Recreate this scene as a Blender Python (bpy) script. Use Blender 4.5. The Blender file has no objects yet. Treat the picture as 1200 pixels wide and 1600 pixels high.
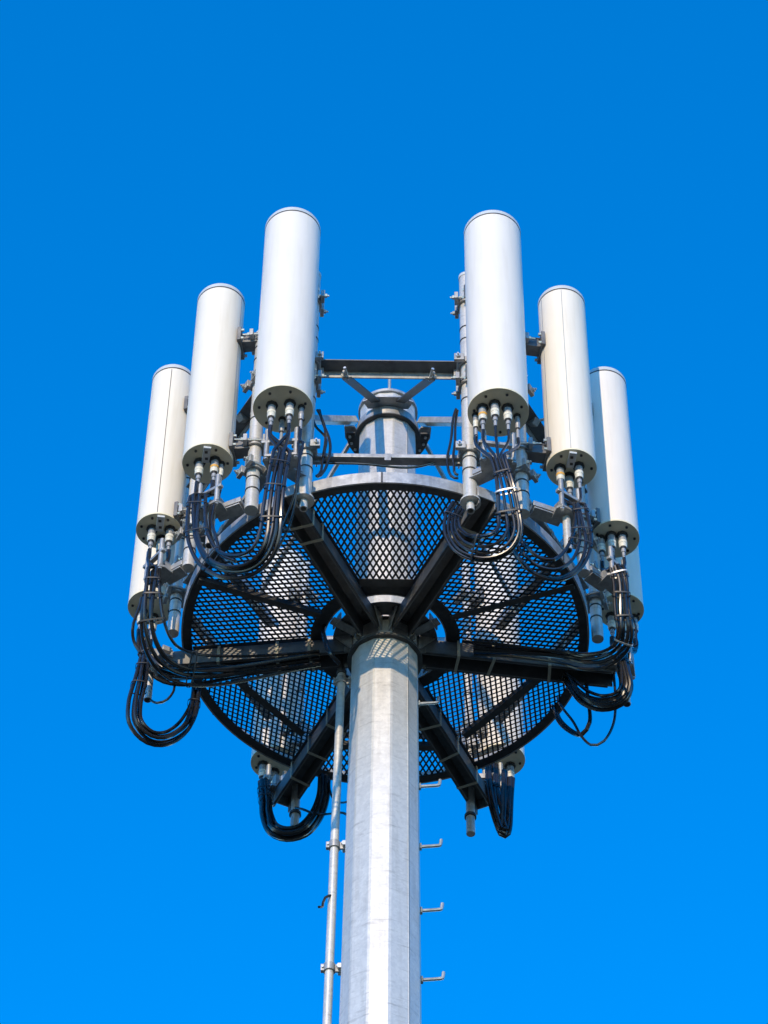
import bpy, math, random
from mathutils import Vector as V, Matrix
random.seed(7)
PI = math.pi
S = bpy.context.scene
COL = S.collection
ZP = 18.26                      # height of the platform deck above the ground

# ------------------------------------------------------------------ camera
cam = bpy.data.cameras.new('camera')
cam.sensor_fit = 'VERTICAL'; cam.sensor_height = 36.0; cam.sensor_width = 27.0
cam.lens = 107.209
cam.clip_start = 0.1; cam.clip_end = 5000
co = bpy.data.objects.new('camera', cam); COL.objects.link(co)
_r = V((0.99991331, -0.01013680, 0.00840285)); _u = V((-0.01316673, -0.76981346, 0.63813311)); _f = V((0, 0.63818844, 0.76988020))
_r.normalize(); _f.normalize(); _u = _r.cross(_f); 
co.matrix_world = Matrix(((_r.x, _u.x, -_f.x, -0.02119), (_r.y, _u.y, -_f.y, -15.03899), (_r.z, _u.z, -_f.z, -16.66127 + ZP), (0, 0, 0, 1)))
S.camera = co

# ------------------------------------------------------------------ daylight
SUN_EL, SUN_AZ = math.radians(24), math.radians(15)          # azimuth measured from the camera side (-Y) towards -X
sun_dir = V((-math.sin(SUN_AZ) * math.cos(SUN_EL), -math.cos(SUN_AZ) * math.cos(SUN_EL), math.sin(SUN_EL)))
W = bpy.data.worlds.new('World'); S.world = W; W.use_nodes = True
nt = W.node_tree; nt.nodes.clear()
sky = nt.nodes.new('ShaderNodeTexSky'); sky.sky_type = 'NISHITA'; sky.sun_disc = False
sky.sun_elevation = SUN_EL; sky.sun_rotation = math.atan2(sun_dir.x, sun_dir.y)
sky.altitude = 300; sky.air_density = 1.0; sky.dust_density = 0.0; sky.ozone_density = 4.0
hs = nt.nodes.new('ShaderNodeHueSaturation'); hs.inputs['Saturation'].default_value = 1.45; hs.inputs['Hue'].default_value = 0.503; hs.inputs['Value'].default_value = 1.83
bg = nt.nodes.new('ShaderNodeBackground'); bg.inputs['Strength'].default_value = 0.15
wo = nt.nodes.new('ShaderNodeOutputWorld')
nt.links.new(sky.outputs[0], hs.inputs['Color']); nt.links.new(hs.outputs[0], bg.inputs[0]); nt.links.new(bg.outputs[0], wo.inputs[0])
sl = bpy.data.lights.new('sun', 'SUN'); sl.energy = 3.0; sl.angle = math.radians(0.53); sl.color = (1.0, 0.80, 0.55)
so = bpy.data.objects.new('sun', sl); COL.objects.link(so)
so.rotation_euler = sun_dir.to_track_quat('Z', 'Y').to_euler()
S.view_settings.view_transform = 'Standard'; S.view_settings.look = 'None'
S.view_settings.exposure = 0.5; S.view_settings.gamma = 1.0; S.view_settings.use_curve_mapping = False
S.render.engine = 'CYCLES'
S.cycles.max_bounces = 8

# ------------------------------------------------------------------ materials
def mat(name, base, rough=.5, metal=0., spec=.5, var=None, noise=6., rough_var=0., bump=0., bump_scale=200., spangle=0., streak=None, scuff=False):
    m = bpy.data.materials.new(name); m.use_nodes = True
    n, l = m.node_tree.nodes, m.node_tree.links
    b = n['Principled BSDF']
    b.inputs['Base Color'].default_value = (*base, 1); b.inputs['Roughness'].default_value = rough
    b.inputs['Metallic'].default_value = metal; b.inputs['Specular IOR Level'].default_value = spec
    tc = n.new('ShaderNodeTexCoord'); src = tc.outputs['Object']
    col = None
    if var:
        t = n.new('ShaderNodeTexNoise'); t.inputs['Scale'].default_value = noise; t.inputs['Detail'].default_value = 7; t.inputs['Roughness'].default_value = .62
        l.new(src, t.inputs['Vector'])
        r = n.new('ShaderNodeValToRGB'); r.color_ramp.elements[0].position = .36; r.color_ramp.elements[1].position = .66
        r.color_ramp.elements[0].color = (*var, 1); r.color_ramp.elements[1].color = (*base, 1)
        l.new(t.outputs['Fac'], r.inputs[0]); col = r.outputs[0]
        if rough_var:
            mr = n.new('ShaderNodeMapRange'); mr.inputs[3].default_value = rough - rough_var; mr.inputs[4].default_value = rough + rough_var
            l.new(t.outputs['Fac'], mr.inputs[0]); l.new(mr.outputs[0], b.inputs['Roughness'])
    if spangle:
        v = n.new('ShaderNodeTexVoronoi'); v.inputs['Scale'].default_value = 55; l.new(src, v.inputs['Vector'])
        sp = n.new('ShaderNodeSeparateColor'); l.new(v.outputs['Color'], sp.inputs[0])
        mr = n.new('ShaderNodeMapRange'); mr.inputs[3].default_value = 1 - spangle; mr.inputs[4].default_value = 1.0
        l.new(sp.outputs[0], mr.inputs[0])
        mx = n.new('ShaderNodeMix'); mx.data_type = 'RGBA'; mx.blend_type = 'MULTIPLY'; mx.inputs[0].default_value = 1
        l.new(col, mx.inputs[6]); l.new(mr.outputs[0], mx.inputs[7]); col = mx.outputs[2]
    if streak:                                                   # dull runs and stains that follow the height of the thing
        mp = n.new('ShaderNodeMapping'); mp.inputs['Scale'].default_value = (14, 14, 1.1); l.new(src, mp.inputs[0])
        t2 = n.new('ShaderNodeTexNoise'); t2.inputs['Scale'].default_value = 1.6; t2.inputs['Detail'].default_value = 6; l.new(mp.outputs[0], t2.inputs['Vector'])
        r2 = n.new('ShaderNodeValToRGB'); r2.color_ramp.elements[0].position = .33; r2.color_ramp.elements[1].position = .5
        r2.color_ramp.elements[0].color = (*streak, 1); r2.color_ramp.elements[1].color = (1, 1, 1, 1); l.new(t2.outputs['Fac'], r2.inputs[0])
        mx = n.new('ShaderNodeMix'); mx.data_type = 'RGBA'; mx.blend_type = 'MULTIPLY'; mx.inputs[0].default_value = 1
        l.new(col, mx.inputs[6]); l.new(r2.outputs[0], mx.inputs[7]); col = mx.outputs[2]
    if scuff:                                                    # slanting handling marks and roll lines
        mp = n.new('ShaderNodeMapping'); mp.inputs['Scale'].default_value = (3.2, 3.2, 26); mp.inputs['Rotation'].default_value = (.25, .12, 0); l.new(src, mp.inputs[0])
        t4 = n.new('ShaderNodeTexNoise'); t4.inputs['Scale'].default_value = 1.3; t4.inputs['Detail'].default_value = 8; t4.inputs['Roughness'].default_value = .7; l.new(mp.outputs[0], t4.inputs['Vector'])
        r4 = n.new('ShaderNodeValToRGB'); r4.color_ramp.elements[0].position = .30; r4.color_ramp.elements[1].position = .44
        r4.color_ramp.elements[0].color = (.66, .65, .63, 1); r4.color_ramp.elements[1].color = (1, 1, 1, 1); l.new(t4.outputs['Fac'], r4.inputs[0])
        mx = n.new('ShaderNodeMix'); mx.data_type = 'RGBA'; mx.blend_type = 'MULTIPLY'; mx.inputs[0].default_value = 1
        l.new(col, mx.inputs[6]); l.new(r4.outputs[0], mx.inputs[7]); col = mx.outputs[2]
    if col is not None: l.new(col, b.inputs['Base Color'])
    if bump:
        t3 = n.new('ShaderNodeTexNoise'); t3.inputs['Scale'].default_value = bump_scale; t3.inputs['Detail'].default_value = 4; l.new(src, t3.inputs['Vector'])
        bp = n.new('ShaderNodeBump'); bp.inputs['Strength'].default_value = bump; bp.inputs['Distance'].default_value = .004
        l.new(t3.outputs['Fac'], bp.inputs['Height']); l.new(bp.outputs[0], b.inputs['Normal'])
    return m

M = dict(
    galv=mat('galvanised_steel', (.50, .495, .48), .42, .45, .5, (.34, .34, .335), 9, .08, .12, 60, .16, (.78, .77, .75)),
    pole=mat('mast_galvanised_steel', (.66, .635, .585), .34, .28, .5, (.60, .578, .535), 11, .05, .12, 45, .12, (.90, .89, .875), scuff=True),
    dull=mat('shade_dark_steel', (.10, .10, .10), .55, .15, .25, (.06, .06, .06), 12, .1, .15, 90),  # dark tone holds the shade of front stays and undersides
    arm=mat('shaded_galvanised_steel', (.19, .19, .188), .52, .3, .4, (.12, .12, .12), 11, .1, .15, 90),  # galvanised steel with the shade of undersides put into its colour
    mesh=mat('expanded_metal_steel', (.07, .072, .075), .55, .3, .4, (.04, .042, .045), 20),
    rad=mat('white_radome', (.745, .695, .63), .36, 0, .5, (.72, .67, .605), 2.5, .05, .03, 300, 0, (.955, .95, .935)),
    cream=mat('cream_radome', (.77, .705, .60), .42, 0, .5, (.75, .685, .58), 2.5, .05, .03, 300, 0, (.945, .935, .91)),
    cap=mat('pale_grey_plastic', (.50, .53, .55), .45, 0, .5, (.46, .49, .51), 8),
    plate=mat('beige_base_plate', (.80, .72, .52), .5, 0, .5, (.70, .63, .45), 9, .05, .06, 150),
    dark=mat('dark_bolt_steel', (.05, .05, .052), .45, .6),
    gasket=mat('black_gasket', (.025, .025, .027), .6),
    cable=mat('black_cable_sheath', (.014, .0135, .014), .24, 0, .5),
    tie=mat('black_nylon_tie', (.02, .02, .02), .5),
    ptie=mat('pale_steel_tie', (.55, .55, .53), .4, .3),
    conn=mat('connector_grey_boot', (.33, .34, .36), .45, .2, .5, (.26, .27, .29), 20),
    ccol=mat('connector_cream_collar', (.70, .68, .60), .5, 0, .5, (.58, .55, .46), 40),
    ocol=mat('connector_orange_band', (.62, .32, .05), .5),
    strap=mat('tan_strap', (.42, .38, .28), .6),
    bright=mat('bright_bolt_zinc', (.68, .68, .66), .3, .7),
)

# ------------------------------------------------------------------ mesh helpers
class MB:
    def __init__(s): s.v = []; s.f = []; s.cut = []
    def quadring(s, rings, cap0=True, cap1=True, closed=False):
        b = len(s.v); n = len(rings[0]); s.cut.append((b, len(s.f)))
        for r in rings: s.v += [tuple(p) for p in r]
        k = len(rings)
        for i in range(k if closed else k - 1):
            a, c = b + i * n, b + ((i + 1) % k) * n
            for j in range(n):
                s.f.append((a + j, a + (j + 1) % n, c + (j + 1) % n, c + j))
        if not closed:
            if cap0: s.f.append(tuple(b + j for j in reversed(range(n))))
            if cap1: s.f.append(tuple(b + (k - 1) * n + j for j in range(n)))
        return s
    def box(s, c, sx, sy, sz, ax=None, ay=None):
        ax = V(ax).normalized() if ax else V((1, 0, 0)); ay = V(ay) if ay else V((-ax.y, ax.x, 0)) if abs(ax.z) < .99 else V((0, 1, 0))
        az = ax.cross(ay).normalized(); ay = az.cross(ax).normalized(); c = V(c)
        r = lambda t: [c + ax * t * sx / 2 + ay * u * sy / 2 + az * w * sz / 2 for u, w in ((-1, -1), (1, -1), (1, 1), (-1, 1))]
        return s.quadring([r(-1), r(1)])
    def bar(s, p0, p1, w, h, up=(0, 0, 1)):
        p0, p1 = V(p0), V(p1); d = (p1 - p0)
        side = V(up).cross(d).normalized()
        return s.box((p0 + p1) / 2, d.length, w, h, d, side)
    def prof(s, p0, p1, pts, up=(0, 0, 1)):            # extrude a profile of (side, up) points from p0 to p1
        p0, p1 = V(p0), V(p1); d = (p1 - p0).normalized(); side = V(up).cross(d).normalized(); u = d.cross(side)
        return s.quadring([[p + side * a + u * b for a, b in pts] for p in (p0, p1)])
    def tube(s, pts, r, n=10, cap=True, closed=False):
        pts = [V(p) for p in pts]; k = len(pts)
        t0 = (pts[1] - pts[0]).normalized()
        nrm = t0.cross(V((0, 0, 1)) if abs(t0.z) < .9 else V((1, 0, 0))).normalized()
        rings = []; rr = r if isinstance(r, (list, tuple)) else [r] * k
        for i, p in enumerate(pts):
            if closed: t = (pts[(i + 1) % k] - pts[i - 1]).normalized()
            else: t = (pts[min(i + 1, k - 1)] - pts[max(i - 1, 0)]).normalized()
            nrm = (nrm - t * nrm.dot(t)).normalized(); bi = t.cross(nrm)
            rings.append([p + (nrm * math.cos(a) + bi * math.sin(a)) * rr[i] for a in [2 * PI * j / n for j in range(n)]])
        return s.quadring(rings, cap, cap, closed)
    def lathe(s, prof, c, n=32, cap0=True, cap1=True, ph=0.):
        return s.quadring([[(c[0] + r * math.sin(-ph - 2 * PI * j / n) , c[1] - r * math.cos(-ph - 2 * PI * j / n), c[2] + z) for j in range(n)][::-1] for r, z in prof], cap0, cap1)
    def ringband(s, r0, r1, z0, z1, a0=0., a1=360., n=96, c=(0, 0)):     # solid ring of rectangular section; angle from -Y towards +X
        full = abs(a1 - a0) >= 359.9; rings = []
        for j in range(n if full else n + 1):
            a = math.radians(a0 + (a1 - a0) * j / n); sx, cy = math.sin(a), -math.cos(a)
            rings.append([(c[0] + q * sx, c[1] + q * cy, z) for q, z in ((r0, z0), (r1, z0), (r1, z1), (r0, z1))])
        return s.quadring(rings, True, True, full)
    def bolt(s, c, d, r=.012, h=.012):
        c, d = V(c), V(d).normalized(); return s.tube([c - d * .004, c + d * h], r, 6)
    def split(s, name, m, parent, **k):                  # every piece an object of its own
        out = []; cut = s.cut + [(len(s.v), len(s.f))]
        for (a, fa), (c, fc) in zip(cut[:-1], cut[1:]):
            p = MB(); p.v = s.v[a:c]; p.f = [tuple(i - a for i in f) for f in s.f[fa:fc]]; out.append(p.build(name, m, parent, **k))
        return out
    def build(s, name, m, parent=None, smooth=True, bevel=0.):
        org = V((0, 0, 0)) if parent is None else V(parent['_o'])
        me = bpy.data.meshes.new(name); me.from_pydata([tuple(V(p) - org) for p in s.v], [], s.f)
        import bmesh
        b = bmesh.new(); b.from_mesh(me); bmesh.ops.recalc_face_normals(b, faces=b.faces[:])
        b.to_mesh(me); b.free()
        if smooth:
            me.polygons.foreach_set('use_smooth', [True] * len(me.polygons)); me.set_sharp_from_angle(angle=math.radians(38))
        me.materials.append(M[m] if isinstance(m, str) else m)
        o = bpy.data.objects.new(name, me); COL.objects.link(o)
        if parent is not None:
            o.parent = parent; o['_o'] = tuple(org)
        else:
            o.location = (0, 0, ZP); o['_o'] = (0, 0, 0)
        if bevel:
            mo = o.modifiers.new('bevel', 'BEVEL'); mo.width = bevel; mo.segments = 2; mo.limit_method = 'ANGLE'; mo.angle_limit = math.radians(40)
        return o

def thing(name, label, cat, loc=(0, 0, 0), group=None):
    o = bpy.data.objects.new(name, None); COL.objects.link(o); o.empty_display_size = .1
    o.location = (loc[0], loc[1], loc[2] + ZP); o['_o'] = tuple(loc)
    o['label'] = label; o['category'] = cat
    if group: o['group'] = group
    return o

def pol(r, deg, z=0.): a = math.radians(deg); return V((r * math.sin(a), -r * math.cos(a), z))
def rad_dir(deg): a = math.radians(deg); return V((math.sin(a), -math.cos(a), 0))
def tan_dir(deg): a = math.radians(deg); return V((math.cos(a), math.sin(a), 0))

def spline(pts, step=.03):                              # Catmull-Rom through the points
    P = [V(p) for p in pts]; P = [P[0] * 2 - P[1]] + P + [P[-1] * 2 - P[-2]]; out = []
    for i in range(1, len(P) - 2):
        a, b, c, d = P[i - 1:i + 3]; n = max(2, int((c - b).length / step))
        for k in range(n):
            t = k / n
            out.append(.5 * ((2 * b) + (c - a) * t + (2 * a - 5 * b + 4 * c - d) * t * t + (3 * b - a - 3 * c + d) * t ** 3))
    out.append(P[-2]); return out

# ------------------------------------------------------------------ ground
gm = mat('dry_ground', (.085, .076, .055), .95, 0, .2, (.05, .05, .034), .35)
g = MB(); g.v = [(-3000, -3000, -ZP), (3000, -3000, -ZP), (3000, 3000, -ZP), (-3000, 3000, -ZP)]; g.f = [(0, 1, 2, 3)]
go = g.build('ground', gm, None, False); go['kind'] = 'structure'; go['label'] = 'open level ground far below the mast'

# ------------------------------------------------------------------ mast
PR = lambda z: .2435 - .0070 * z                       # circumradius of the twelve-sided pole
mast = thing('mast', 'tapered twelve-sided galvanised steel pole carrying the whole antenna platform', 'mast', (0, 0, -ZP))
PH = math.radians(-18.5)
def dodeca(z, k=1.0, n=12):
    out = []
    for j in range(12):
        a0 = PH + 2 * PI * j / 12
        for da in (-.035, .035):
            a = a0 + da; rr = PR(z) * k * (1 - .0012)
            out.append(V((rr * math.sin(a), -rr * math.cos(a), z)))
    return out
zs = [-ZP, -12, -8, -5, -3.4, -2, -.3, .2, 1.4, 2.715]
m_ = MB().quadring([dodeca(z) for z in zs]); shaft = m_.build('shaft', 'pole', mast, False)
a = PH + 2 * PI * 2 / 12
w = MB(); w.tube([V((PR(z) * math.sin(a), -PR(z) * math.cos(a), z)) for z in (-ZP, -8, -3, -.24)], .0045, 6)
w.tube([V((PR(z) * math.sin(a), -PR(z) * math.cos(a), z)) for z in (.12, 1.2, 2.36)], .004, 6); w.build('weld_seam', 'pole', shaft)
w = MB(); a += .022
for z0, z1 in ((-ZP, -.24), (.12, 2.36)): w.tube([V((PR(z) * math.sin(a), -PR(z) * math.cos(a), z)) for z in (z0, (z0 + z1) / 2, z1)], .0026, 6)
w.split('seam_gap', 'dull', shaft)
MB().ringband(.0, PR(2.7) + .014, 2.717, 2.745, n=48).build('top_plate', 'galv', mast)
rod = MB().lathe([(.013, 2.745), (.013, 3.22), (.006, 3.26)], (0.01, 0, 0), 10); rod.build('lightning_rod', 'galv', mast)
# lower joint: two dark flanges with the sleeve between
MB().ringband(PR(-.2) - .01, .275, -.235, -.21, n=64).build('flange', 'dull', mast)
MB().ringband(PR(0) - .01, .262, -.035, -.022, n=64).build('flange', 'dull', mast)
# top collar with shelves the stays are bolted to
tc = MB().ringband(PR(2.4) - .004, PR(2.4) + .022, 2.40, 2.50, n=64).build('top_collar', 'galv', mast)
MB().ringband(PR(2.4) - .004, PR(2.4) + .034, 2.388, 2.40, n=64).build('collar_flange', 'dull', tc)
for d in (0, 120, 240):
    s = MB(); c0, t0 = rad_dir(d), tan_dir(d); z = 2.505
    pts = [c0 * (PR(2.5) * .95) - t0 * .16, c0 * .285 - t0 * .20, c0 * .335 - t0 * .10, c0 * .335 + t0 * .10, c0 * .285 + t0 * .20, c0 * (PR(2.5) * .95) + t0 * .16]
    s.quadring([[p + V((0, 0, zz)) for p in pts] for zz in (z, z + .016)]); s.build('shelf_plate', 'galv', tc)
for sg in (-1, 1):
    s = MB().ringband(.262, .330, 2.452, 2.468, sg * 88, sg * 146, n=18).build('lug_plate', 'dull', tc)
    b = MB()
    for d in (95, 108, 121, 134): b.bolt(pol(.302, sg * d, 2.452), (0, 0, -1), .012, .012)
    b.split('bolt', 'bright', s)
# step pegs on the right side
for z in (-.68, -1.52, -2.10, -2.69, -3.30, -3.88, -4.46):
    r0 = PR(z) * .985
    s = MB(); s.tube(spline([(r0 - .01, -.02, z - .015), (r0 + .02, -.02, z - .012), (r0 + .125, -.02, z), (r0 + .14, -.02, z + .012), (r0 + .145, -.02, z + .055)], .015), .0118, 8)
    s.tube([(r0 - .012, -.02, z - .014), (r0 + .010, -.02, z - .0125)], .027, 6); s.build('step_peg', 'galv', mast)

# ------------------------------------------------------------------ platform
plat = thing('service_platform', 'round work platform of dark expanded metal on six steel arms around the mast', 'platform', (0, 0, -.2))
RIM = MB().ringband(1.488, 1.5, .0, .115, n=160); rim = RIM.build('rim', 'galv', plat)
MB().ringband(1.425, 1.4875, .003, .012, n=160).build('rim_flange', 'mesh', plat)  # dark lip colour carries the shade inside and under the rim
s = MB()
for d in (-1.5, 58, 121, 181, 239, 301): s.box(pol(1.503, d, .0575), .003, .012, .108, rad_dir(d), tan_dir(d))
s.split('rim_joint', 'gasket', rim)
MB().ringband(.445, .455, .0, .09, n=72).build('inner_ring', 'galv', plat)
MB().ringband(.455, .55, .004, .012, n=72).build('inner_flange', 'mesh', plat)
ARMS = (-26, 26, 97, 154, -154, -97)
ARMEND = {26: 1.60, 97: 1.70, 154: 1.78}
AW, AZ0, AZ1 = .135, -.175, -.012
for d in ARMS:
    c0, t0 = rad_dir(d), tan_dir(d); R1 = ARMEND[abs(d)]
    sg = 1 if d > 0 else -1
    mb = MB(); zc = (AZ0 + AZ1) / 2; hh = (AZ1 - AZ0) / 2; ww = AW / 2; t = .012
    p0, p1 = c0 * .25 + V((0, 0, zc)), c0 * R1 + V((0, 0, zc))
    tk = .009
    mb.prof(p0, p1, [(-ww, -hh), (-ww + tk, -hh), (-ww + tk, hh - tk), (ww - tk, hh - tk), (ww - tk, -hh), (ww, -hh), (ww, hh), (-ww, hh)])
    arm = mb.build('support_arm', 'arm', plat, True, .003)  # arm darkened for shade; same steel as its lighter end plate
    # bottom flange edge lips and the bright end plate
    e = MB()
    e.box(p1 + c0 * .006 + V((0, 0, .035)), .012, AW + .02, .10, c0, t0); e.box(p1 + c0 * -.06 + V((0, 0, hh + .008)), .14, AW + .02, .012, c0, t0)
    e.build('end_plate', 'galv', arm, True, .003)
    l = MB()
    for q in (-1, 1): l.box((p0 + p1) / 2 + t0 * q * (ww + .006) + V((0, 0, -hh + .004)), R1 - .32, .016, .007, c0, t0)
    l.split('edge_lip', 'dull', arm)
    rs = {26: (1.22, 1.36), 97: (.55, .80, 1.22), 154: (.80, 1.12, 1.45)}[abs(d)]
    for q in rs:
        k = MB(); o = q + random.uniform(-.02, .02); sk = random.uniform(-.012, .012)
        ring = []
        for (a, b) in ((-ww - .016, -hh - .004), (ww + .016, -hh - .004), (ww + .016, hh + .002), (-ww - .016, hh + .002)):
            ring.append(c0 * (o + sk * a / ww) + t0 * a + V((0, 0, zc + b)))
        for i in range(3 + 1):
            A, B = ring[i], ring[(i + 1) % 4]; k.bar(A, B, .003, .022, c0)
        k.build('strap', 'strap', arm, False)
    # gussets at the hub
    gp = MB()
    for q in (-1, 1):
        a_, b_, c_ = c0 * .235 + t0 * q * (ww + .011), c0 * .36 + t0 * q * (ww + .011), c0 * .235 + t0 * q * (ww + .011)
        ths = [V((0, 0, 0)), t0 * q * .012]
        gp.quadring([[a_ + V((0, 0, -.16)) + h, b_ + V((0, 0, -.02)) + h, a_ + V((0, 0, .02)) + h] for h in ths])
    gp.split('gusset_plate', 'galv', arm, smooth=False)
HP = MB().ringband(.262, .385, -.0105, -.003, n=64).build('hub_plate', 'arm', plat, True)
s = MB()
for j in range(18): s.bolt(pol(.335, j * 20 + 10, -.0105), (0, 0, -1), .013, .016)
s.split('bolt', 'dull', HP)
s = MB()
for j in range(12):
    if abs(((j * 30 + 15 + 180) % 360) - 180) > 20: s.box(pol(.283, j * 30 + 15, -.19), .05, .012, .05, rad_dir(j * 30 + 15), tan_dir(j * 30 + 15))
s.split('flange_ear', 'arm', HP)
# hub brackets seen through the central hole
for d in (-62, 61, 127, -127):
    c0, t0 = rad_dir(d), tan_dir(d)
    k = MB(); k.box(c0 * .345 + V((0, 0, -.03)), .20, .07, .012, c0 + V((0, 0, .15)), t0); k.box(c0 * .40 + V((0, 0, .0)), .012, .12, .075, c0, t0)
    k.build('hub_bracket', 'galv', plat, True, .003)
# stiffeners under the mesh
def bar_between(p, q, w=.05, h=.045, zc=-.030, name='stiffener'):
    p, q = V((p.x, p.y, zc)), V((q.x, q.y, zc))
    mb = MB(); mb.bar(p, q, w, .006); d = (q - p).normalized(); sd = V((-d.y, d.x, 0)); mb.bar(p + sd * (w / 2 - .003) + V((0, 0, .023)), q + sd * (w / 2 - .003) + V((0, 0, .023)), .006, .04)
    mb.build(name, 'dull', plat)
for sg in (-1, 1):
    bar_between(pol(.54, sg * 61.5), pol(1.475, sg * 67))
    bar_between(pol(1.27, sg * 100), pol(1.12, sg * 147), .055)
bar_between(pol(.62, -18), pol(.62, 18), .07)
bar_between(pol(1.13, 160), pol(1.13, 200), .055)
bar_between(pol(.62, 166), pol(.62, 194), .06)
# expanded metal, one panel in each sector; strands run corner to corner of the diamonds
def mesh_panel(a0, a1, lwd, PX, PY):
    mid = math.radians((a0 + a1) / 2); ex = V((math.sin(mid), -math.cos(mid), 0)); ey = V((math.cos(mid), math.sin(mid), 0))
    lv = V(lwd).normalized(); lv = V((lv.dot(ex), lv.dot(ey), 0)); sv = V((-lv.y, lv.x, 0))     # long and short way of the diamonds in the sector's own axes
    mb = MB(); R0, R1 = .53, 1.445
    half = math.radians((a1 - a0) / 2)
    def inside(x, y):
        r = math.hypot(x, y)
        if r < R0 or r > R1 or x <= 0: return False
        a = math.atan2(y, x)
        return abs(a) < half - .062 / r
    for fam in (1, -1):
        d = (lv * PX + sv * fam * PY).normalized(); nrm = V((-d.y, d.x, 0)); sp = PX * PY / math.hypot(PX, PY)
        for k in range(-90, 91):
            o = nrm * (k * sp); run = None; st = .006; L = int(1.9 / st)
            for i in range(-L, L + 2):
                p = o + d * (i * st); ok = inside(p.x, p.y) and i <= L
                if ok and run is None: run = i
                if not ok and run is not None:
                    if (i - run) > 3:
                        A, B = o + d * (run * st), o + d * ((i - 1) * st)
                        A, B = ex * A.x + ey * A.y, ex * B.x + ey * B.y
                        z = .0165 + (.0035 if fam > 0 else 0)
                        A.z = B.z = z
                        up = V((0, 0, 1)) - ex * .55
                        mb.bar(A, B, .0138, .0042, up)
                    run = None
    return mb.build('mesh_panel', 'mesh', plat, False)
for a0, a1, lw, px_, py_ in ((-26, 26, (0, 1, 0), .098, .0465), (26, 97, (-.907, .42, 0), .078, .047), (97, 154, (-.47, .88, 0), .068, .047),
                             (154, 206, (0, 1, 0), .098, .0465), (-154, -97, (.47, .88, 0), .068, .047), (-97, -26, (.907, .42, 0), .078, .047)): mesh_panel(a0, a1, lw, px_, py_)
# edge angles beside the arms and along the chords
for d in ARMS:
    c0, t0 = rad_dir(d), tan_dir(d)
    k = MB()
    for q in (-1, 1): k.box(c0 * .99 + t0 * q * .0655 + V((0, 0, .008)), .86, .03, .008, c0, t0)
    k.split('edge_angle', 'dull', plat)

# ------------------------------------------------------------------ antenna support frame (rails and stays)
fr = thing('antenna_support_frame', 'six-sided galvanised frame of rails stayed to the mast top above the platform', 'support frame', (0, 0, .4))
AP = 1.36; ZU, ZL = 1.47, .43
for d in (0, 60, 120, 180, 240, 300):
    c0, t0 = rad_dir(d), tan_dir(d); L = .60
    pu = c0 * AP + V((0, 0, ZU)); ch = [(-.035, -.045), (.035, -.045), (.035, -.036), (-.026, -.036), (-.026, .036), (.035, .036), (.035, .045), (-.035, .045)]
    # channel opening outwards: profile side axis must point outwards
    mb = MB(); A, B = pu + t0 * L, pu - t0 * L
    mb.prof(B, A, [(-x, y) for x, y in ch][::-1]) if False else None
    mb.box(pu - c0 * .0305, 2 * L, .009, .072, t0, c0)
    rail = mb.build('upper_rail', 'galv', fr); MB().box(pu + c0 * .022 + V((0, 0, .0415)), 2 * L, .114, .009, t0, c0).build('rail_flange', 'arm', rail)  # flange colour darkened to hold the shade of its underside
    bb = MB()
    for q in (-1, 1):
        bb.bolt(pu + t0 * q * .33 + V((0, 0, -.02)) - c0 * .024, c0, .016, .045); bb.bolt(pu + t0 * q * .33 + V((0, 0, -.02)) - c0 * .024, c0, .026, .014)
    bb.split('bolt', 'bright', rail)
    pl = c0 * AP + V((0, 0, ZL)); mb = MB(); mb.box(pl, 2 * L, .075, .042, t0, c0); rail = mb.build('lower_rail', 'galv', fr, True, .005)
    bb = MB()
    for q in (-.47, -.43, .43, .47): bb.bolt(pl + t0 * q + V((0, 0, -.021)), (0, 0, -1), .011, .014)
    bb.split('bolt', 'bright', rail)
    k = MB().box(pl + c0 * .041 + V((0, 0, -.022)), .045, .006, .075, t0, c0); k.build('rail_tag', 'galv', rail)
for d in (-13, 13, -51, 51, 133, -133):
    e = 1 if d > 0 else -1; side = abs(d) > 20
    p = pol(1.38, d, ZU - .058) if not side else pol(1.44, d, ZU + .005)
    q = pol(.275, d * 1.5, 2.535) if not side else V((.262 * e, -.02 if abs(d) < 90 else .12, 2.60))
    mb = MB(); di = (q - p).normalized(); sd = V((0, 0, 1)).cross(di).normalized(); upv = di.cross(sd)
    if side: mb.bar(p, q, .055 if abs(d) < 90 else .03, .058 if abs(d) < 90 else .03)
    else:
        mb.bar(p, q, .072, .012)
    st = mb.build('stay', 'galv' if side else 'dull', fr, True, .004 if side else 0)  # front stays get the dark tone for their unlit lower faces
    MB().bolt(p - di * .0 + (q - p) * .035, rad_dir(d) if not side else V((e, -.3, 0)), .012, .11).build('bolt', 'bright', st)
# ties from the lower rails down to the platform arms
for d in ARMS:
    c0 = rad_dir(d); MB().bar(c0 * 1.40 + V((0, 0, .40)), c0 * 1.30 + V((0, 0, .0)), .05, .012, c0).build('rail_leg', 'galv', fr)

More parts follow.
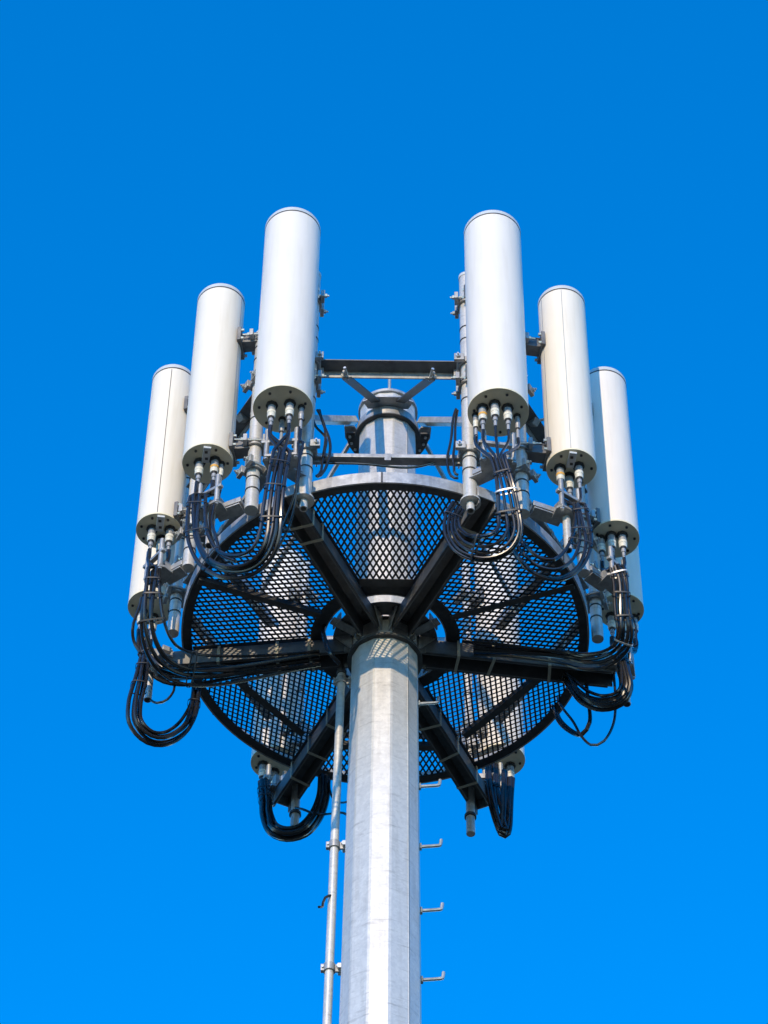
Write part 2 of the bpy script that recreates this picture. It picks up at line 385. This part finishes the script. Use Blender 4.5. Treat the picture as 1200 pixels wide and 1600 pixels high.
# ------------------------------------------------------------------ mounting posts
def clamp(mb_, bb_, x, y, z, r, toward, ext=.10):
    """split clamp round a post with a pair of through bolts reaching towards a direction"""
    d = V((toward[0], toward[1], 0)).normalized(); t = V((-d.y, d.x, 0)); c = V((x, y, z))
    mb_.ringband(r + .001, r + .020, z - .030, z + .030, n=20, c=(x, y))
    for q in (-1, 1):
        for s_ in (-1, 1):
            mb_.box(c + d * s_ * (r + .022) + t * q * (r + .012), .030, .075, .075, d, t)
        bb_.tube([c + t * q * (r + .022) - d * (r + .07), c + t * q * (r + .022) + d * (r + ext)], .008, 6)
        bb_.bolt(c + t * q * (r + .022) - d * (r + .036), -d, .018, .018); bb_.bolt(c + t * q * (r + .022) + d * (r + .036), d, .018, .018)
def post(label, x, y, z0, z1, r, rail_dir, ants, stub=None, cap=True):
    p = thing('mounting_post', label, 'post', (x, y, z0), 'steel posts standing round the platform rim')
    mb = MB(); mb.tube([(x, y, z0), (x, y, z1)], r, 20); pipe = mb.build('pipe', 'pole', p)
    mb = MB(); mb.lathe([(r + .004, z1 - .03), (r + .004, z1 + .004), (r * .6, z1 + .012)], (x, y, 0), 20); mb.build('cap', 'cap', p)
    if stub:
        mb = MB(); mb.lathe([(r * 1.42, z0 - .004), (r * 1.42, z0 - .022)], (x, y, 0), 24); mb.build('foot_flange', 'pole', p)
        # open tube end below the flange
        zz = z0 - .022; rr = r * .56
        mb = MB(); mb.quadring([[(x + q * math.sin(2 * PI * j / 16), y - q * math.cos(2 * PI * j / 16), z) for j in range(16)] for q, z in ((rr, zz), (rr, zz - stub), (rr * .72, zz - stub), (rr * .72, zz))], False, False)
        mb.build('foot_tube', 'pole', p)
    for zz, dr, ext in ants:
        mb, bb = MB(), MB(); clamp(mb, bb, x, y, zz, r, dr, ext); cl = mb.build('clamp', 'galv', p, True, .003); bb.split('bolt', 'bright', cl)
    bn = MB()
    for zz in (.20, .33, 1.02, 1.75, 1.90): bn.ringband(r - .002, r + .004, zz, zz + .011, n=18, c=(x, y))
    if z0 < -.4: MB().ringband(r + .001, r + .012, -.33, -.305, n=18, c=(x, y)).build('ring_clamp', 'dull', p)
    bn.split('cable_tie', 'tie', p)
    return p
def rail_clamp(sg_posts): pass
SIDE = {-1: 'left', 1: 'right'}
for sg in (-1, 1):
    w = SIDE[sg]; o = 'leftmost' if sg < 0 else 'rightmost'
    post(f'thick galvanised post behind the tall white front {w} antenna, open tube at its foot', sg * .585, -1.43, -.115, 2.60, .052, 0, [(2.24, (-sg * 1, .05), .07), (1.23, (-sg, .05), .07), (1.47, (0, 1), .07), (.42, (0, 1), .08)], .085)
    post(f'thick pale post just inboard of the second antenna from the front on the {w}', sg * .965, -1.225, -.0, 2.10, .050, 0, [(2.02, (sg, .1), .09), (1.47, (-sg, .6), .08), (.72, (sg, .0), .10), (.45, (-sg, .6), .08)])
    post(f'shaded post beside the {w} rim behind the third antenna on that side', sg * 1.43, -.66, .02, 2.2, .044, 0, [(1.9, (sg, .3), .09), (.62, (sg, .3), .09), (1.2, (-sg, .5), .08), (.43, (-sg, .5), .08)])
    post(f'shaded post at the {w} arm end in front of the {o} rear antenna', sg * 1.56, -.05, -.01, 2.2, .044, 0, [(1.9, (sg, 1), .1), (.70, (sg, 1), .1), (1.2, (-sg, .3), .1), (.43, (-sg, .3), .1)])
    post(f'post through the rear {w} arm end with its lower end hanging below the platform', sg * .665, 1.50, -.50, 2.6, .034, 0, [(2.2, (sg, .6), .1), (.62, (sg, .6), .1), (1.47, (0, -1), .1), (.43, (0, -1), .1)])
    

# ------------------------------------------------------------------ antennas
CON = {
 '1L':[(-0.832, -1.709, 0.6), (-0.703, -1.728, 0.6), (-0.621, -1.695, 0.6), (-0.76, -1.583, 0.6)],
 '1R':[(0.625, -1.646, 0.6), (0.673, -1.711, 0.6), (0.759, -1.747, 0.6), (0.852, -1.714, 0.6), (0.923, -1.64, 0.6)],
 '2L':[(-1.362, -1.194, 0.58), (-1.25, -1.214, 0.58), (-1.205, -1.185, 0.58)],
 '2R':[(1.251, -1.185, 0.58), (1.384, -1.205, 0.58), (1.32, -1.108, 0.58)],
 '3L':[(-1.725, -0.6, 0.53), (-1.593, -0.596, 0.53), (-1.663, -0.503, 0.53)],
 '3R':[(1.58, -0.558, 0.53), (1.654, -0.597, 0.53), (1.734, -0.598, 0.53)],
 '4L':[(-1.83, 0.18, 0.5), (-1.746, 0.243, 0.5)],
 '4R':[(1.696, 0.17, 0.5), (1.79, 0.207, 0.5), (1.866, 0.192, 0.5)],
 '5L':[(-0.939, 1.676, 0.4), (-0.855, 1.752, 0.4)],
 '5R':[(0.988, 1.655, 0.4), (0.921, 1.726, 0.4)],}
ANT = {   # x, y, z of base, radius, height, material, post x, y
 '1L': (-.754, -1.670, .60, .213, 2.28, 'rad', -.585, -1.43), '1R': (.787, -1.666, .60, .218, 2.275, 'rad', .585, -1.43),
 '2L': (-1.305, -1.177, .58, .183, 2.015, 'cream', -.965, -1.225), '2R': (1.335, -1.174, .58, .181, 2.055, 'cream', .965, -1.225),
 '3L': (-1.679, -.576, .53, .166, 1.84, 'cream', -1.43, -.66), '3R': (1.684, -.554, .53, .179, 1.895, 'rad', 1.43, -.66),
 '4L': (-1.762, .153, .50, .173, 1.95, 'cream', -1.56, -.05), '4R': (1.765, .123, .50, .173, 1.95, 'cream', 1.56, -.05),
 '5L': (-.854, 1.668, .40, .180, 2.40, 'rad', -.665, 1.50), '5R': (.922, 1.607, .40, .180, 2.40, 'rad', .665, 1.50)}
LAB = {
 '1L': 'tall white cylindrical antenna nearest the viewer on the left, two thick cream-collared connectors',
 '1R': 'tall white cylindrical antenna nearest the viewer on the right, five connectors and an orange band',
 '2L': 'cream cylindrical antenna second from the front on the left, seam along its right edge',
 '2R': 'cream cylindrical antenna with a thin seam line, second from the front on the right',
 '3L': 'slim cream antenna with a dark seam down its face at the left of the platform',
 '3R': 'white antenna on the far right crossed by the shadow of the next antenna',
 '4L': 'cream antenna at the extreme left mostly hidden behind the slim seamed antenna',
 '4R': 'shaded antenna at the extreme right mostly hidden behind the shadow-crossed white one',
 '5L': 'rear left antenna seen through the mesh, its base peeping out beneath the rim',
 '5R': 'rear right antenna seen through the mesh, its base peeping out beneath the rim'}
SEAM = {'2L': [62, -100], '2R': [-4, -62], '3L': [-2], '4L': [20], '4R': [-10]}
TEXT = {}
for k, (x, y, z, r, h, mm, px, py) in ANT.items():
    A = thing('panel_antenna', LAB[k], 'antenna', (x, y, z), 'cylindrical antennas round the platform')
    n = 64
    mb = MB(); mb.lathe([(r, z + .018), (r, z + h - .060)], (x, y, 0), n); body = mb.build('radome', mm, A)
    if k in SEAM:
        s = MB()
        for d in SEAM[k]:
            p = rad_dir(d) * (r + .0005); s.box((x + p.x, y + p.y, z + .02 + (h - .10) / 2), .0035, .0045, h - .10, rad_dir(d), tan_dir(d))
        s.split('seam', 'gasket' if k == '3L' else 'conn', body)
    mb = MB(); mb.lathe([(r + .001, z + h - .0515), (r + .002, z + h - .02), (r - .004, z + h - .006), (r - .02, z + h)], (x, y, 0), n); cap = mb.build('top_cap', 'cap', A)
    mb = MB(); mb.lathe([(r + .0016, z + h - .064), (r + .0016, z + h - .052)], (x, y, 0), n); mb.build('cap_joint', 'gasket', A)
    mb = MB(); mb.lathe([(r - .012, z), (r + .002, z + .003), (r + .002, z + .0175)], (x, y, 0), n); plate = mb.build('base_plate', 'plate', A)
    bb = MB(); nb = 6 + int(k[0]) % 2
    for j in range(nb):
        d = 360 / nb * j + 12 + 7 * int(k[0]); p = rad_dir(d) * (r * .80); bb.bolt((x + p.x, y + p.y, z), (0, 0, -1), .011, .008)
    bb.split('bolt', 'dark', plate)
    if k in ('2L', '2R', '3L'):
        s = MB(); p = rad_dir(10 if k == '3L' else -3) * (r * .55); s.box((x + p.x, y + p.y, z - .016), .055, .14, .022, tan_dir(8), rad_dir(8)); lab = s.build('label_block', 'cap', plate, True, .003)
        s = MB()
        for q in (.03, -.03): s.box((x + p.x, y + p.y - q, z - .0275), .022, .022, .004)
        s.split('port', 'dark', lab)
    for j, (cx, cy, cz) in enumerate(CON[k]):
        big = not (k in ('1L',) and j >= 2) and not (k == '1R' and j in (0, 4)) and not (k in ('2L',) and j == 2)
        q = 1. if big else .62; tint = random.random()
        rb = .0305 * q
        c = MB(); c.lathe([(rb * .95, z + .001), (rb * .95, z - .03), (rb * .98, z - .078)][::-1], (cx, cy, 0), 16); cn = c.build('connector', 'conn', A)
        c = MB(); c.lathe([(rb * 1.45, z - .0), (rb * 1.45, z - .014), (rb * 1.2, z - .017), (rb * 1.2, z - .024)][::-1], (cx, cy, 0), 8); c.build('connector_nut', 'gasket', cn)
        c = MB(); c.lathe([(rb * .98, z - .0785), (rb * 1.06, z - .082), (rb * 1.06, z - .108), (rb * .98, z - .111), (rb * 1.0, z - .14), (rb * .9, z - .15)][::-1], (cx, cy, 0), 16)
        c.build('collar', 'ccol' if (big or tint > .6) else 'conn', cn)
        if (k, j) in (('1R', 1), ('2L', 1), ('2R', 0)): MB().ringband(rb, rb * 1.08, z - .106, z - .084, n=16, c=(cx, cy)).build('orange_band', 'ocol', cn)
        c = MB(); c.lathe([(rb * .7, z - .148), (rb * .7, z - .165)][::-1], (cx, cy, 0), 12); c.build('seal', 'gasket', cn)
        c = MB(); c.lathe([(rb * .5 + .003, z - .16), (rb * .5 + .003, z - .20), (.0125, z - .205), (.0125, z - .26)][::-1], (cx, cy, 0), 12); c.build('ferrule', 'conn', cn)
    # two brackets reaching back to the post
    for zz in ((2.24, 1.23) if k[0] == '1' else (2.02, .72) if k[0] == '2' else (1.9, .62) if k[0] == '3' else (1.9, .70) if k[0] == '4' else (2.2, .62)):
        P, Q = V((x, y, zz)), V((px, py, zz)); d = (Q - P).normalized(); t = V((-d.y, d.x, 0))
        L = (Q - P).length
        mb = MB(); st = r * .97
        a_, b_ = P + d * st, P + d * (L - .03)
        if (b_ - a_).dot(d) > .03:
            for s_ in (-1, 1): mb.box((a_ + b_) / 2 + V((0, 0, s_ * .05)), (b_ - a_).length, .10, .012, d, t)
            for s_ in (-1, 1): mb.box((a_ + b_) / 2 + t * s_ * .04, (b_ - a_).length, .010, .085, d, t)
        mb.box(P + d * (r * .99), .03, .20, .16, d, t)
        br = mb.build('mounting_bracket', 'arm', A, True, .003)  # bracket colour includes the shade seen from below
        bb = MB()
        for s_ in (-1, 1):
            for u in (-.05, .05): bb.bolt(P + d * (r + .012) + t * s_ * .085 + V((0, 0, u)), d, .013, .022)
        bb.split('bolt', 'bright', br)

# ------------------------------------------------------------------ cable brackets hanging under the antennas
def cable_bracket(label, x, y, z, deg, stub=0., w=.24, link=None):
    B = thing('cable_bracket', label, 'bracket', (x, y, z), 'galvanised cable brackets below the antennas')
    c0, t0 = rad_dir(deg), tan_dir(deg); c = V((x, y, z))
    mb = MB(); pts = [(-w / 2, .03), (-w / 2 + .02, .075), (w / 2 - .02, .075), (w / 2, .03), (w / 2 - .01, -.05), (-w / 2 + .03, -.07)]
    mb.quadring([[c + t0 * a + c0 * b + V((0, 0, zz)) for a, b in pts] for zz in (-.012, .012)]); mb.build('lower_plate', 'galv', B, True, .003)
    mb = MB(); mb.box(c + c0 * .055 + V((0, 0, .16)), w + .02, .035, .03, t0, c0); mb.build('upper_bar', 'galv', B, True, .004)
    for q in (-1, 1):
        mb = MB(); p = c + t0 * q * (w / 2 - .03) + c0 * .055; mb.tube([p + V((0, 0, .013)), p + V((0, 0, .30))], .019, 12); sp = mb.build('spacer_tube', 'galv', B)
        MB().bolt(p + V((0, 0, -.012)), (0, 0, -1), .016, .016).build('bolt', 'bright', sp)
    mb = MB(); mb.box(c - c0 * .02 + V((0, 0, .075)), w * .62, .06, .10, t0, c0); blk = mb.build('clamp_block', 'galv', B, True, .006)
    bb = MB()
    for q in (-.05, 0, .05):
        for u in (.05, .10): bb.bolt(c + c0 * .01 + t0 * q + V((0, 0, u)), c0, .012, .02)
    bb.split('bolt', 'bright', blk)
    if link:
        q = V(link); mb = MB(); mb.bar(c - c0 * .06 + V((0, 0, .07)), q, .07, .05); mb.bar(c - c0 * .06 + V((0, 0, .005)), q + V((0, 0, -.065)), .10, .012); mb.build('link_arm', 'galv', B, True, .003)
    if stub:
        mb = MB(); p = c + c0 * .0; mb.tube([p + V((0, 0, -.013)), p + V((0, 0, -stub))], .029, 16); st = mb.build('stub_pipe', 'pole', B)
        MB().lathe([(.022, -stub - .001), (.022, -stub - .004)], (p.x, p.y, z), 14).build('pipe_mouth_shade', 'gasket', st)  # black disc on the closed end paints the shade of a hollow pipe
cable_bracket('bracket hanging below the tall front left antenna, cables passing before it', -.745, -1.60, .085, -6, 0, .27, (-.60, -1.44, .15))
cable_bracket('bracket hanging below the tall front right antenna, cables fanning over it', .775, -1.60, .085, 8, 0, .27, (.60, -1.44, .15))
cable_bracket('bracket with a pale stub pipe below the second antenna on the left', -1.245, -1.19, .02, -35, .37, .22, (-1.03, -1.22, .10))
cable_bracket('bracket with a pale stub pipe below the second antenna on the right', 1.275, -1.19, .02, 35, .37, .22, (1.03, -1.22, .10))
cable_bracket('bracket below the slim seamed antenna at the left of the platform', -1.64, -.60, -.01, -50, 0, .22, (-1.46, -.65, .07))
cable_bracket('shaded bracket below the shadow-crossed antenna at the right', 1.64, -.58, -.01, 50, 0, .22, (1.46, -.65, .07))
cable_bracket('bracket with a hanging stub pipe at the left arm end', -1.72, .16, -.13, -80, .37, .20, (-1.6, .05, -.06))
cable_bracket('bracket with a hanging stub pipe at the right arm end', 1.76, .14, -.13, 80, .37, .20, (1.6, .05, -.06))
cable_bracket('dark bracket under the rear left antenna beside the arm end', -.80, 1.60, .02, -150, 0, .2, (-.69, 1.5, .09))
cable_bracket('dark bracket under the rear right antenna beside the arm end', .82, 1.55, .02, 150, 0, .2, (.69, 1.5, .09))

# ------------------------------------------------------------------ cables
CP = {
 '2L_1L':[(-1.344, -1.3, 0.063), (-1.338, -1.34, -0.268), (-1.314, -1.38, -0.523), (-1.238, -1.42, -0.766), (-1.105, -1.48, -0.941), (-0.952, -1.56, -1.024), (-0.834, -1.66, -1.012), (-0.781, -1.74, -0.878), (-0.776, -1.8, -0.638), (-0.765, -1.82, -0.35), (-0.74, -1.8, -0.041)],
 '1L_thin':[(-0.613, -1.72, 0.17), (-0.621, -1.7, -0.164), (-0.65, -1.62, -0.417), (-0.723, -1.52, -0.643), (-0.789, -1.45, -0.779), (-0.87, -1.4, -0.857)],
 '2L_thin':[(-1.239, -1.3, -0.041), (-1.227, -1.33, -0.254), (-1.205, -1.36, -0.497), (-1.142, -1.38, -0.677), (-1.035, -1.42, -0.783)],
 '1R_loop':[(0.765, -1.82, -0.085), (0.821, -1.8, -0.397), (0.854, -1.74, -0.6), (0.865, -1.7, -0.756), (0.798, -1.66, -0.879), (0.656, -1.62, -0.902), (0.515, -1.58, -0.79), (0.447, -1.55, -0.6), (0.454, -1.52, -0.385), (0.496, -1.5, -0.248)],
 '2R_loop':[(1.354, -1.32, -0.012), (1.367, -1.33, -0.235), (1.361, -1.35, -0.468), (1.298, -1.37, -0.684), (1.177, -1.4, -0.829), (1.035, -1.43, -0.826), (0.928, -1.46, -0.708), (0.876, -1.44, -0.529), (0.865, -1.4, -0.295)],
 '3L_run':[(-1.673, -0.7, -0.047), (-1.675, -0.68, -0.304), (-1.668, -0.62, -0.511), (-1.627, -0.52, -0.636), (-1.542, -0.4, -0.684), (-1.401, -0.25, -0.612), (-1.183, -0.12, -0.473), (-0.842, -0.05, -0.343), (-0.474, 0.0, -0.212)],
 '4L_run':[(-1.8, 0.02, 0.099), (-1.784, 0.02, -0.063), (-1.727, 0.02, -0.215), (-1.625, 0.02, -0.344), (-1.495, 0.04, -0.361), (-1.265, 0.06, -0.314), (-0.94, 0.06, -0.266)],
 '4L_thin':[(-1.82, -0.1, 0.32), (-1.845, -0.08, 0.057), (-1.835, -0.02, -0.052), (-1.796, 0.0, -0.155)],
 '4L_loop':[(-1.756, -0.05, -0.292), (-1.759, -0.08, -0.563), (-1.768, -0.1, -0.82), (-1.748, -0.08, -0.983), (-1.652, -0.04, -1.083), (-1.535, 0.02, -1.032), (-1.429, 0.08, -0.862), (-1.376, 0.14, -0.611), (-1.374, 0.18, -0.344)],
 '3R_run':[(1.664, -0.72, 0.033), (1.689, -0.7, -0.12), (1.689, -0.66, -0.352), (1.693, -0.6, -0.524), (1.665, -0.5, -0.57), (1.568, -0.38, -0.548), (1.441, -0.26, -0.446), (1.291, -0.16, -0.298), (1.017, -0.1, -0.21), (0.647, -0.05, -0.134)],
 '4R_loop':[(1.734, -0.04, -0.109), (1.74, -0.06, -0.338), (1.739, -0.06, -0.528), (1.68, -0.03, -0.625), (1.564, 0.02, -0.615), (1.452, 0.08, -0.499), (1.37, 0.14, -0.314), (1.321, 0.18, -0.175)],
 '4R_thin':[(1.82, 0.0, 0.311), (1.86, -0.03, 0.045), (1.849, -0.04, -0.058), (1.783, -0.05, -0.056)],
 'thin_a':[(1.682, 0.1, -0.2), (1.668, 0.1, -0.474), (1.636, 0.1, -0.743), (1.563, 0.1, -0.929), (1.481, 0.12, -0.949), (1.41, 0.2, -0.775), (1.365, 0.3, -0.525), (1.329, 0.42, -0.263), (1.302, 0.6, 0.081)],
 'thin_b':[(1.485, 0.2, -0.206), (1.484, 0.2, -0.438), (1.476, 0.2, -0.627), (1.425, 0.25, -0.69), (1.361, 0.35, -0.553), (1.293, 0.5, -0.302), (1.258, 0.7, 0.061)],
 'thin_c':[(-1.524, 0.1, -0.372), (-1.522, 0.1, -0.481), (-1.568, 0.1, -0.563), (-1.642, 0.12, -0.563)],
 '5L_loop':[(-0.914, 1.45, -0.026), (-0.896, 1.42, -0.249), (-0.883, 1.4, -0.438), (-0.828, 1.38, -0.611), (-0.715, 1.36, -0.688), (-0.587, 1.34, -0.659), (-0.5, 1.34, -0.51), (-0.457, 1.34, -0.307), (-0.453, 1.34, -0.08)],
 '5R_loop':[(0.856, 1.52, 0.267), (0.85, 1.48, 0.016), (0.863, 1.45, -0.268), (0.892, 1.43, -0.497), (0.919, 1.43, -0.557), (0.941, 1.44, -0.453), (0.962, 1.46, -0.208), (0.986, 1.5, 0.109)],
 '5R_b':[(0.811, 1.5, 0.246), (0.805, 1.46, 0.016), (0.824, 1.44, -0.251), (0.863, 1.42, -0.487), (0.895, 1.42, -0.547), (0.913, 1.43, -0.409), (0.925, 1.46, -0.106), (0.938, 1.5, 0.178)],
 '5R_c':[(0.969, 1.55, -0.05), (0.947, 1.5, -0.271), (0.928, 1.47, -0.437), (0.911, 1.45, -0.517)],
 'thin_d':[(-0.652, 1.45, -0.296), (-0.599, 1.35, -0.421), (-0.519, 1.3, -0.517), (-0.411, 1.2, -0.627), (-0.296, 0.9, -0.901), (-0.191, 0.3, -1.543)],
 'thin_e':[(-0.416, 1.3, -0.168), (-0.389, 1.3, -0.291), (-0.324, 1.0, -0.657), (-0.247, 0.6, -1.081), (-0.194, 0.3, -1.322)],
 '1L_back':[(-0.511, -1.45, 0.889), (-0.464, -1.44, 0.714), (-0.441, -1.43, 0.504), (-0.453, -1.42, 0.223), (-0.492, -1.42, 0.15)],
 '1R_back':[(0.509, -1.45, 0.911), (0.46, -1.44, 0.547), (0.445, -1.43, 0.375), (0.467, -1.42, 0.206), (0.503, -1.42, 0.178)],
 '1L_back2':[(-0.56, -1.44, 0.825), (-0.491, -1.44, 0.661), (-0.451, -1.43, 0.54), (-0.438, -1.42, 0.369)],
 'hub_elbow':[(-0.388, -0.1, 0.134), (-0.449, -0.16, -0.075), (-0.435, -0.2, -0.293), (-0.385, -0.22, -0.417), (-0.325, -0.18, -0.447)],
 'rail_cable':[(-0.462, -1.36, 0.407), (-0.209, -1.36, 0.361), (-0.025, -1.36, 0.35), (0.204, -1.36, 0.369), (0.433, -1.36, 0.44)],
 'stubA':[(-0.35, 0.11, -2.447), (-0.391, 0.06, -2.559), (-0.418, 0.02, -2.661)],}
def bundle(label, pts, n, spread=.016, r=.0088, starts=None, ends=None, ties=(), lead=.12, name='cable_bundle', wander=.0125, tiem='tie'):
    r *= 1.24; base = spline(pts, .035); B = thing(name, label, 'cables', pts[0], 'black cable bundles looping below the antennas')
    K = len(base); tg = []
    fr_ = []; t0 = (base[1] - base[0]).normalized(); nrm = t0.cross(V((0, 1, .2))).normalized()
    for i in range(K):
        t = (base[min(i + 1, K - 1)] - base[max(i - 1, 0)]).normalized(); nrm = t.cross(V((0, .62, .78))).normalized(); fr_.append((t, nrm, t.cross(nrm)))
    paths = []
    for c in range(n):
        if n <= 5: ox, oy = (c - (n - 1) / 2) * spread * 1.25, (.5 if c % 2 else -.5) * spread * .45
        else:
            ang = 2 * PI * c / (n - 1); ox, oy = (0, 0) if c == n - 1 else (spread * 1.15 * math.cos(ang), spread * 1.15 * math.sin(ang))
        p1, p2, sp = random.uniform(0, 6), random.uniform(0, 6), random.uniform(.5, 1.0)
        loose = random.uniform(-.6, 1.5)
        path = []
        for i, b in enumerate(base):
            u = i / (K - 1); t, a_, b_ = fr_[i]; tight = 1 + 1.1 * max(0, math.sin(PI * u)) ** 2 * loose
            wx = wander * math.sin(u * 9 * sp + p1); wy = wander * math.sin(u * 7 * sp + p2)
            path.append(b + a_ * (ox * tight + wx) + b_ * (oy * tight + wy))
        if starts:
            s_ = V(starts[c % len(starts)]); q = path[0]; jit = V((random.uniform(-.01, .01), random.uniform(-.01, .01), 0)) if c >= len(starts) else V((0, 0, 0))
            s_ = s_ + jit; m1 = s_ + V((0, 0, -.10 - .03 * (c % 2))); path = spline([s_, m1, (m1 + q) / 2 + V((0, 0, -.01)), q, path[2]], .03)[:-2] + path[2:]
        if ends:
            e_ = V(ends[c % len(ends)]); q = path[-1]; m1 = e_ + V((0, 0, -.10 - .03 * (c % 2))); path = path[:-2] + spline([path[-3], q, (m1 + q) / 2, m1, e_], .03)[2:]
        paths.append(path); MB().tube(path, r * random.uniform(.82, 1.22), 8).build('cable', 'cable', B)
    for u in ties:
        i = int(u * (K - 1)); t, a_, b_ = fr_[i]; o = base[i]
        hit = [min(p_, key=lambda p: abs((p - o).dot(t)) * 3 + (p - o).length) for p_ in paths]
        xs = [(p - o).dot(a_) for p in hit if (p - o).length < .14]; ys = [(p - o).dot(b_) for p in hit if (p - o).length < .14]
        if not xs: continue
        cx, cy = (max(xs) + min(xs)) / 2, (max(ys) + min(ys)) / 2; rx, ry = (max(xs) - min(xs)) / 2 + r * 1.35, (max(ys) - min(ys)) / 2 + r * 1.35
        o2 = o + a_ * cx + b_ * cy; k = MB(); NR = 20
        sq = lambda v: math.copysign(abs(v) ** .6, v)
        ring = lambda g, h: [o2 + t * h + a_ * (rx + g) * sq(math.cos(2 * PI * j / NR)) + b_ * (ry + g) * sq(math.sin(2 * PI * j / NR)) for j in range(NR)]
        k.quadring([ring(.0, -.006), ring(.003, -.006), ring(.003, .006), ring(.0, .006)], False, False, True)
        k.build('cable_tie', tiem if not isinstance(tiem, (list, tuple)) else tiem[ties.index(u) % len(tiem)], B)
    return B
def cs(k, dz=-.24): return [V((x, y, z + dz)) for x, y, z in CON[k]]
bundle('jumper loop of cables sagging between the second left and tall front left antennas', CP['2L_1L'], 5, .0185, .0105, cs('2L'), cs('1L')[:2] + cs('1L')[3:], (.05, .2, .37, .72, .84, .95))
bundle('single cable from the tall front left antenna curving down behind its loop', CP['1L_thin'], 2, .012, .0085, cs('1L')[2:3], None, (.7,))
bundle('short pair of cables curling under the second left antenna inside the larger loop', CP['2L_thin'], 2, .014, .0085, cs('2L')[2:], None, ())
bundle('cables of the tall front right antenna swinging into a wide loop before the arm', CP['1R_loop'], 5, .0195, .0102, cs('1R'), None, (.12, .22, .32, .62, .93), tiem=('tie', 'ptie', 'tie', 'tie', 'tie'), wander=.005)
bundle('loop of cables hanging from the second right antenna across the mesh', CP['2R_loop'], 4, .0195, .0105, cs('2R'), None, (.06, .2, .30, .8), tiem='tie')
bundle('cables from the slim seamed left antenna sweeping down onto the left arm', CP['3L_run'], 5, .019, .0102, cs('3L'), None, (.06, .14, .24, .5))
bundle('cables from the leftmost antenna bending onto the left arm', CP['4L_run'], 4, .018, .010, cs('4L'), None, (.2,))
bundle('thin pale-ended cable bowing out at the leftmost antenna', CP['4L_thin'], 1, .0, .0085, None, None, ())
bundle('large round drip loop of cables hanging under the left arm end', CP['4L_loop'], 6, .022, .0108, None, None, (.07, .2, .9))
bundle('cables of the shadow-crossed right antenna bending onto the right arm', CP['3R_run'], 5, .020, .0102, cs('3R'), None, (.04, .14, .24, .34), tiem=('ptie', 'tie', 'tie'))
bundle('thick short drip loop of cables under the right arm end', CP['4R_loop'], 7, .024, .0115, cs('4R'), None, (.15,))
bundle('thin cable bowing out beside the extreme right antenna', CP['4R_thin'], 1, 0, .0075)
bundle('long thin cable hanging in a deep loop below the right rim', CP['thin_a'], 1, 0, .0088)
bundle('short thicker cable hooking below the right rim inside the deeper loop', CP['thin_b'], 2, .008, .0095)
bundle('small thin cable curling from the left arm end to the hanging stub pipe', CP['thin_c'] + [(-1.70, .16, -.47)], 1, 0, .007)
bundle('thick glossy U-shaped loop of cables hanging under the rear left arm', CP['5L_loop'], 7, .025, .0155, cs('5L'), None, (.1, .17), tiem='tie', wander=.004)
bundle('narrow loop of cables hanging under the rear right antenna', CP['5R_loop'], 3, .013, .0118, None, None, (.2,), wander=.003)
bundle('second narrow bundle hanging inboard of the rear right antenna cables', CP['5R_b'], 2, .013, .0118, None, None, (), wander=.003)
bundle('single cable dropping from the rear right antenna connector into the narrow loop', CP['5R_c'], 1, 0, .0105, cs('5R')[:1])
bundle('thin cable running from the rear left loop behind the mast', CP['thin_d'], 1, 0, .009)
bundle('thin wavy cable dropping from the rear rim behind the conduit', CP['thin_e'], 1, 0, .007)
bundle('thin pair of cables beside the front left post', CP['1L_back'], 2, .014, .0075)
bundle('thin cable crossing the front left post under its rail clamp', CP['1L_back2'], 1, 0, .007)
bundle('thin pair of cables beside the front right post', CP['1R_back'], 2, .014, .0075)
bundle('thin cable slung below the front lower rail', CP['rail_cable'], 1, 0, .006)

# ------------------------------------------------------------------ conduit on the mast's left side
cd = thing('conduit_pipe', 'slender grey conduit running up the left side of the mast', 'conduit', (-.49, .12, -ZP))
CX = lambda z: -(.3145 - .0088 * z)
mb = MB(); mb.tube([(CX(z), .12, z) for z in (-ZP, -10, -4, -2, -.24)], .030, 16); mb.build('pipe', 'pole', cd)
mb = MB(); mb.tube([(CX(z), .12, z) for z in (-.25, -.215)], .036, 16); mb.tube([(CX(z), .12, z) for z in (-.215, -.06)], .025, 14); mb.tube([(CX(-.06), .12, -.06), (CX(-.06), .12, -.03)], .034, 14); mb.build('upper_sleeve', 'dull', cd)
for z in (-.32, -1.98, -3.10, -4.2):
    x = CX(z); mb = MB(); mb.ringband(.031, .041, z - .030, z + .030, n=18, c=(x, .12))
    mb.box((x + .075, .12, z), .10, .016, .062); mb.box((x - .045, .12, z), .026, .03, .055); cl = mb.build('clamp', 'galv', cd, True, .002)
    bb = MB(); bb.bolt((x + .068, .113, z), (0, -1, 0), .022, .03); bb.tube([(x - .046, .095, z), (x - .046, .14, z)], .008, 6); bb.bolt((x + .068, .127, z), (0, 1, 0), .022, .04); bb.split('bolt', 'bright', cl)
el = bundle('bent cable leaving the conduit top and curving up to the hub', CP['hub_elbow'], 1, 0, .016)
bundle('frayed cable end poking out beside the conduit', CP['stubA'], 1, 0, .007)

for o in bpy.data.objects:
    if '_o' in o: del o['_o']
bpy.context.view_layer.update()
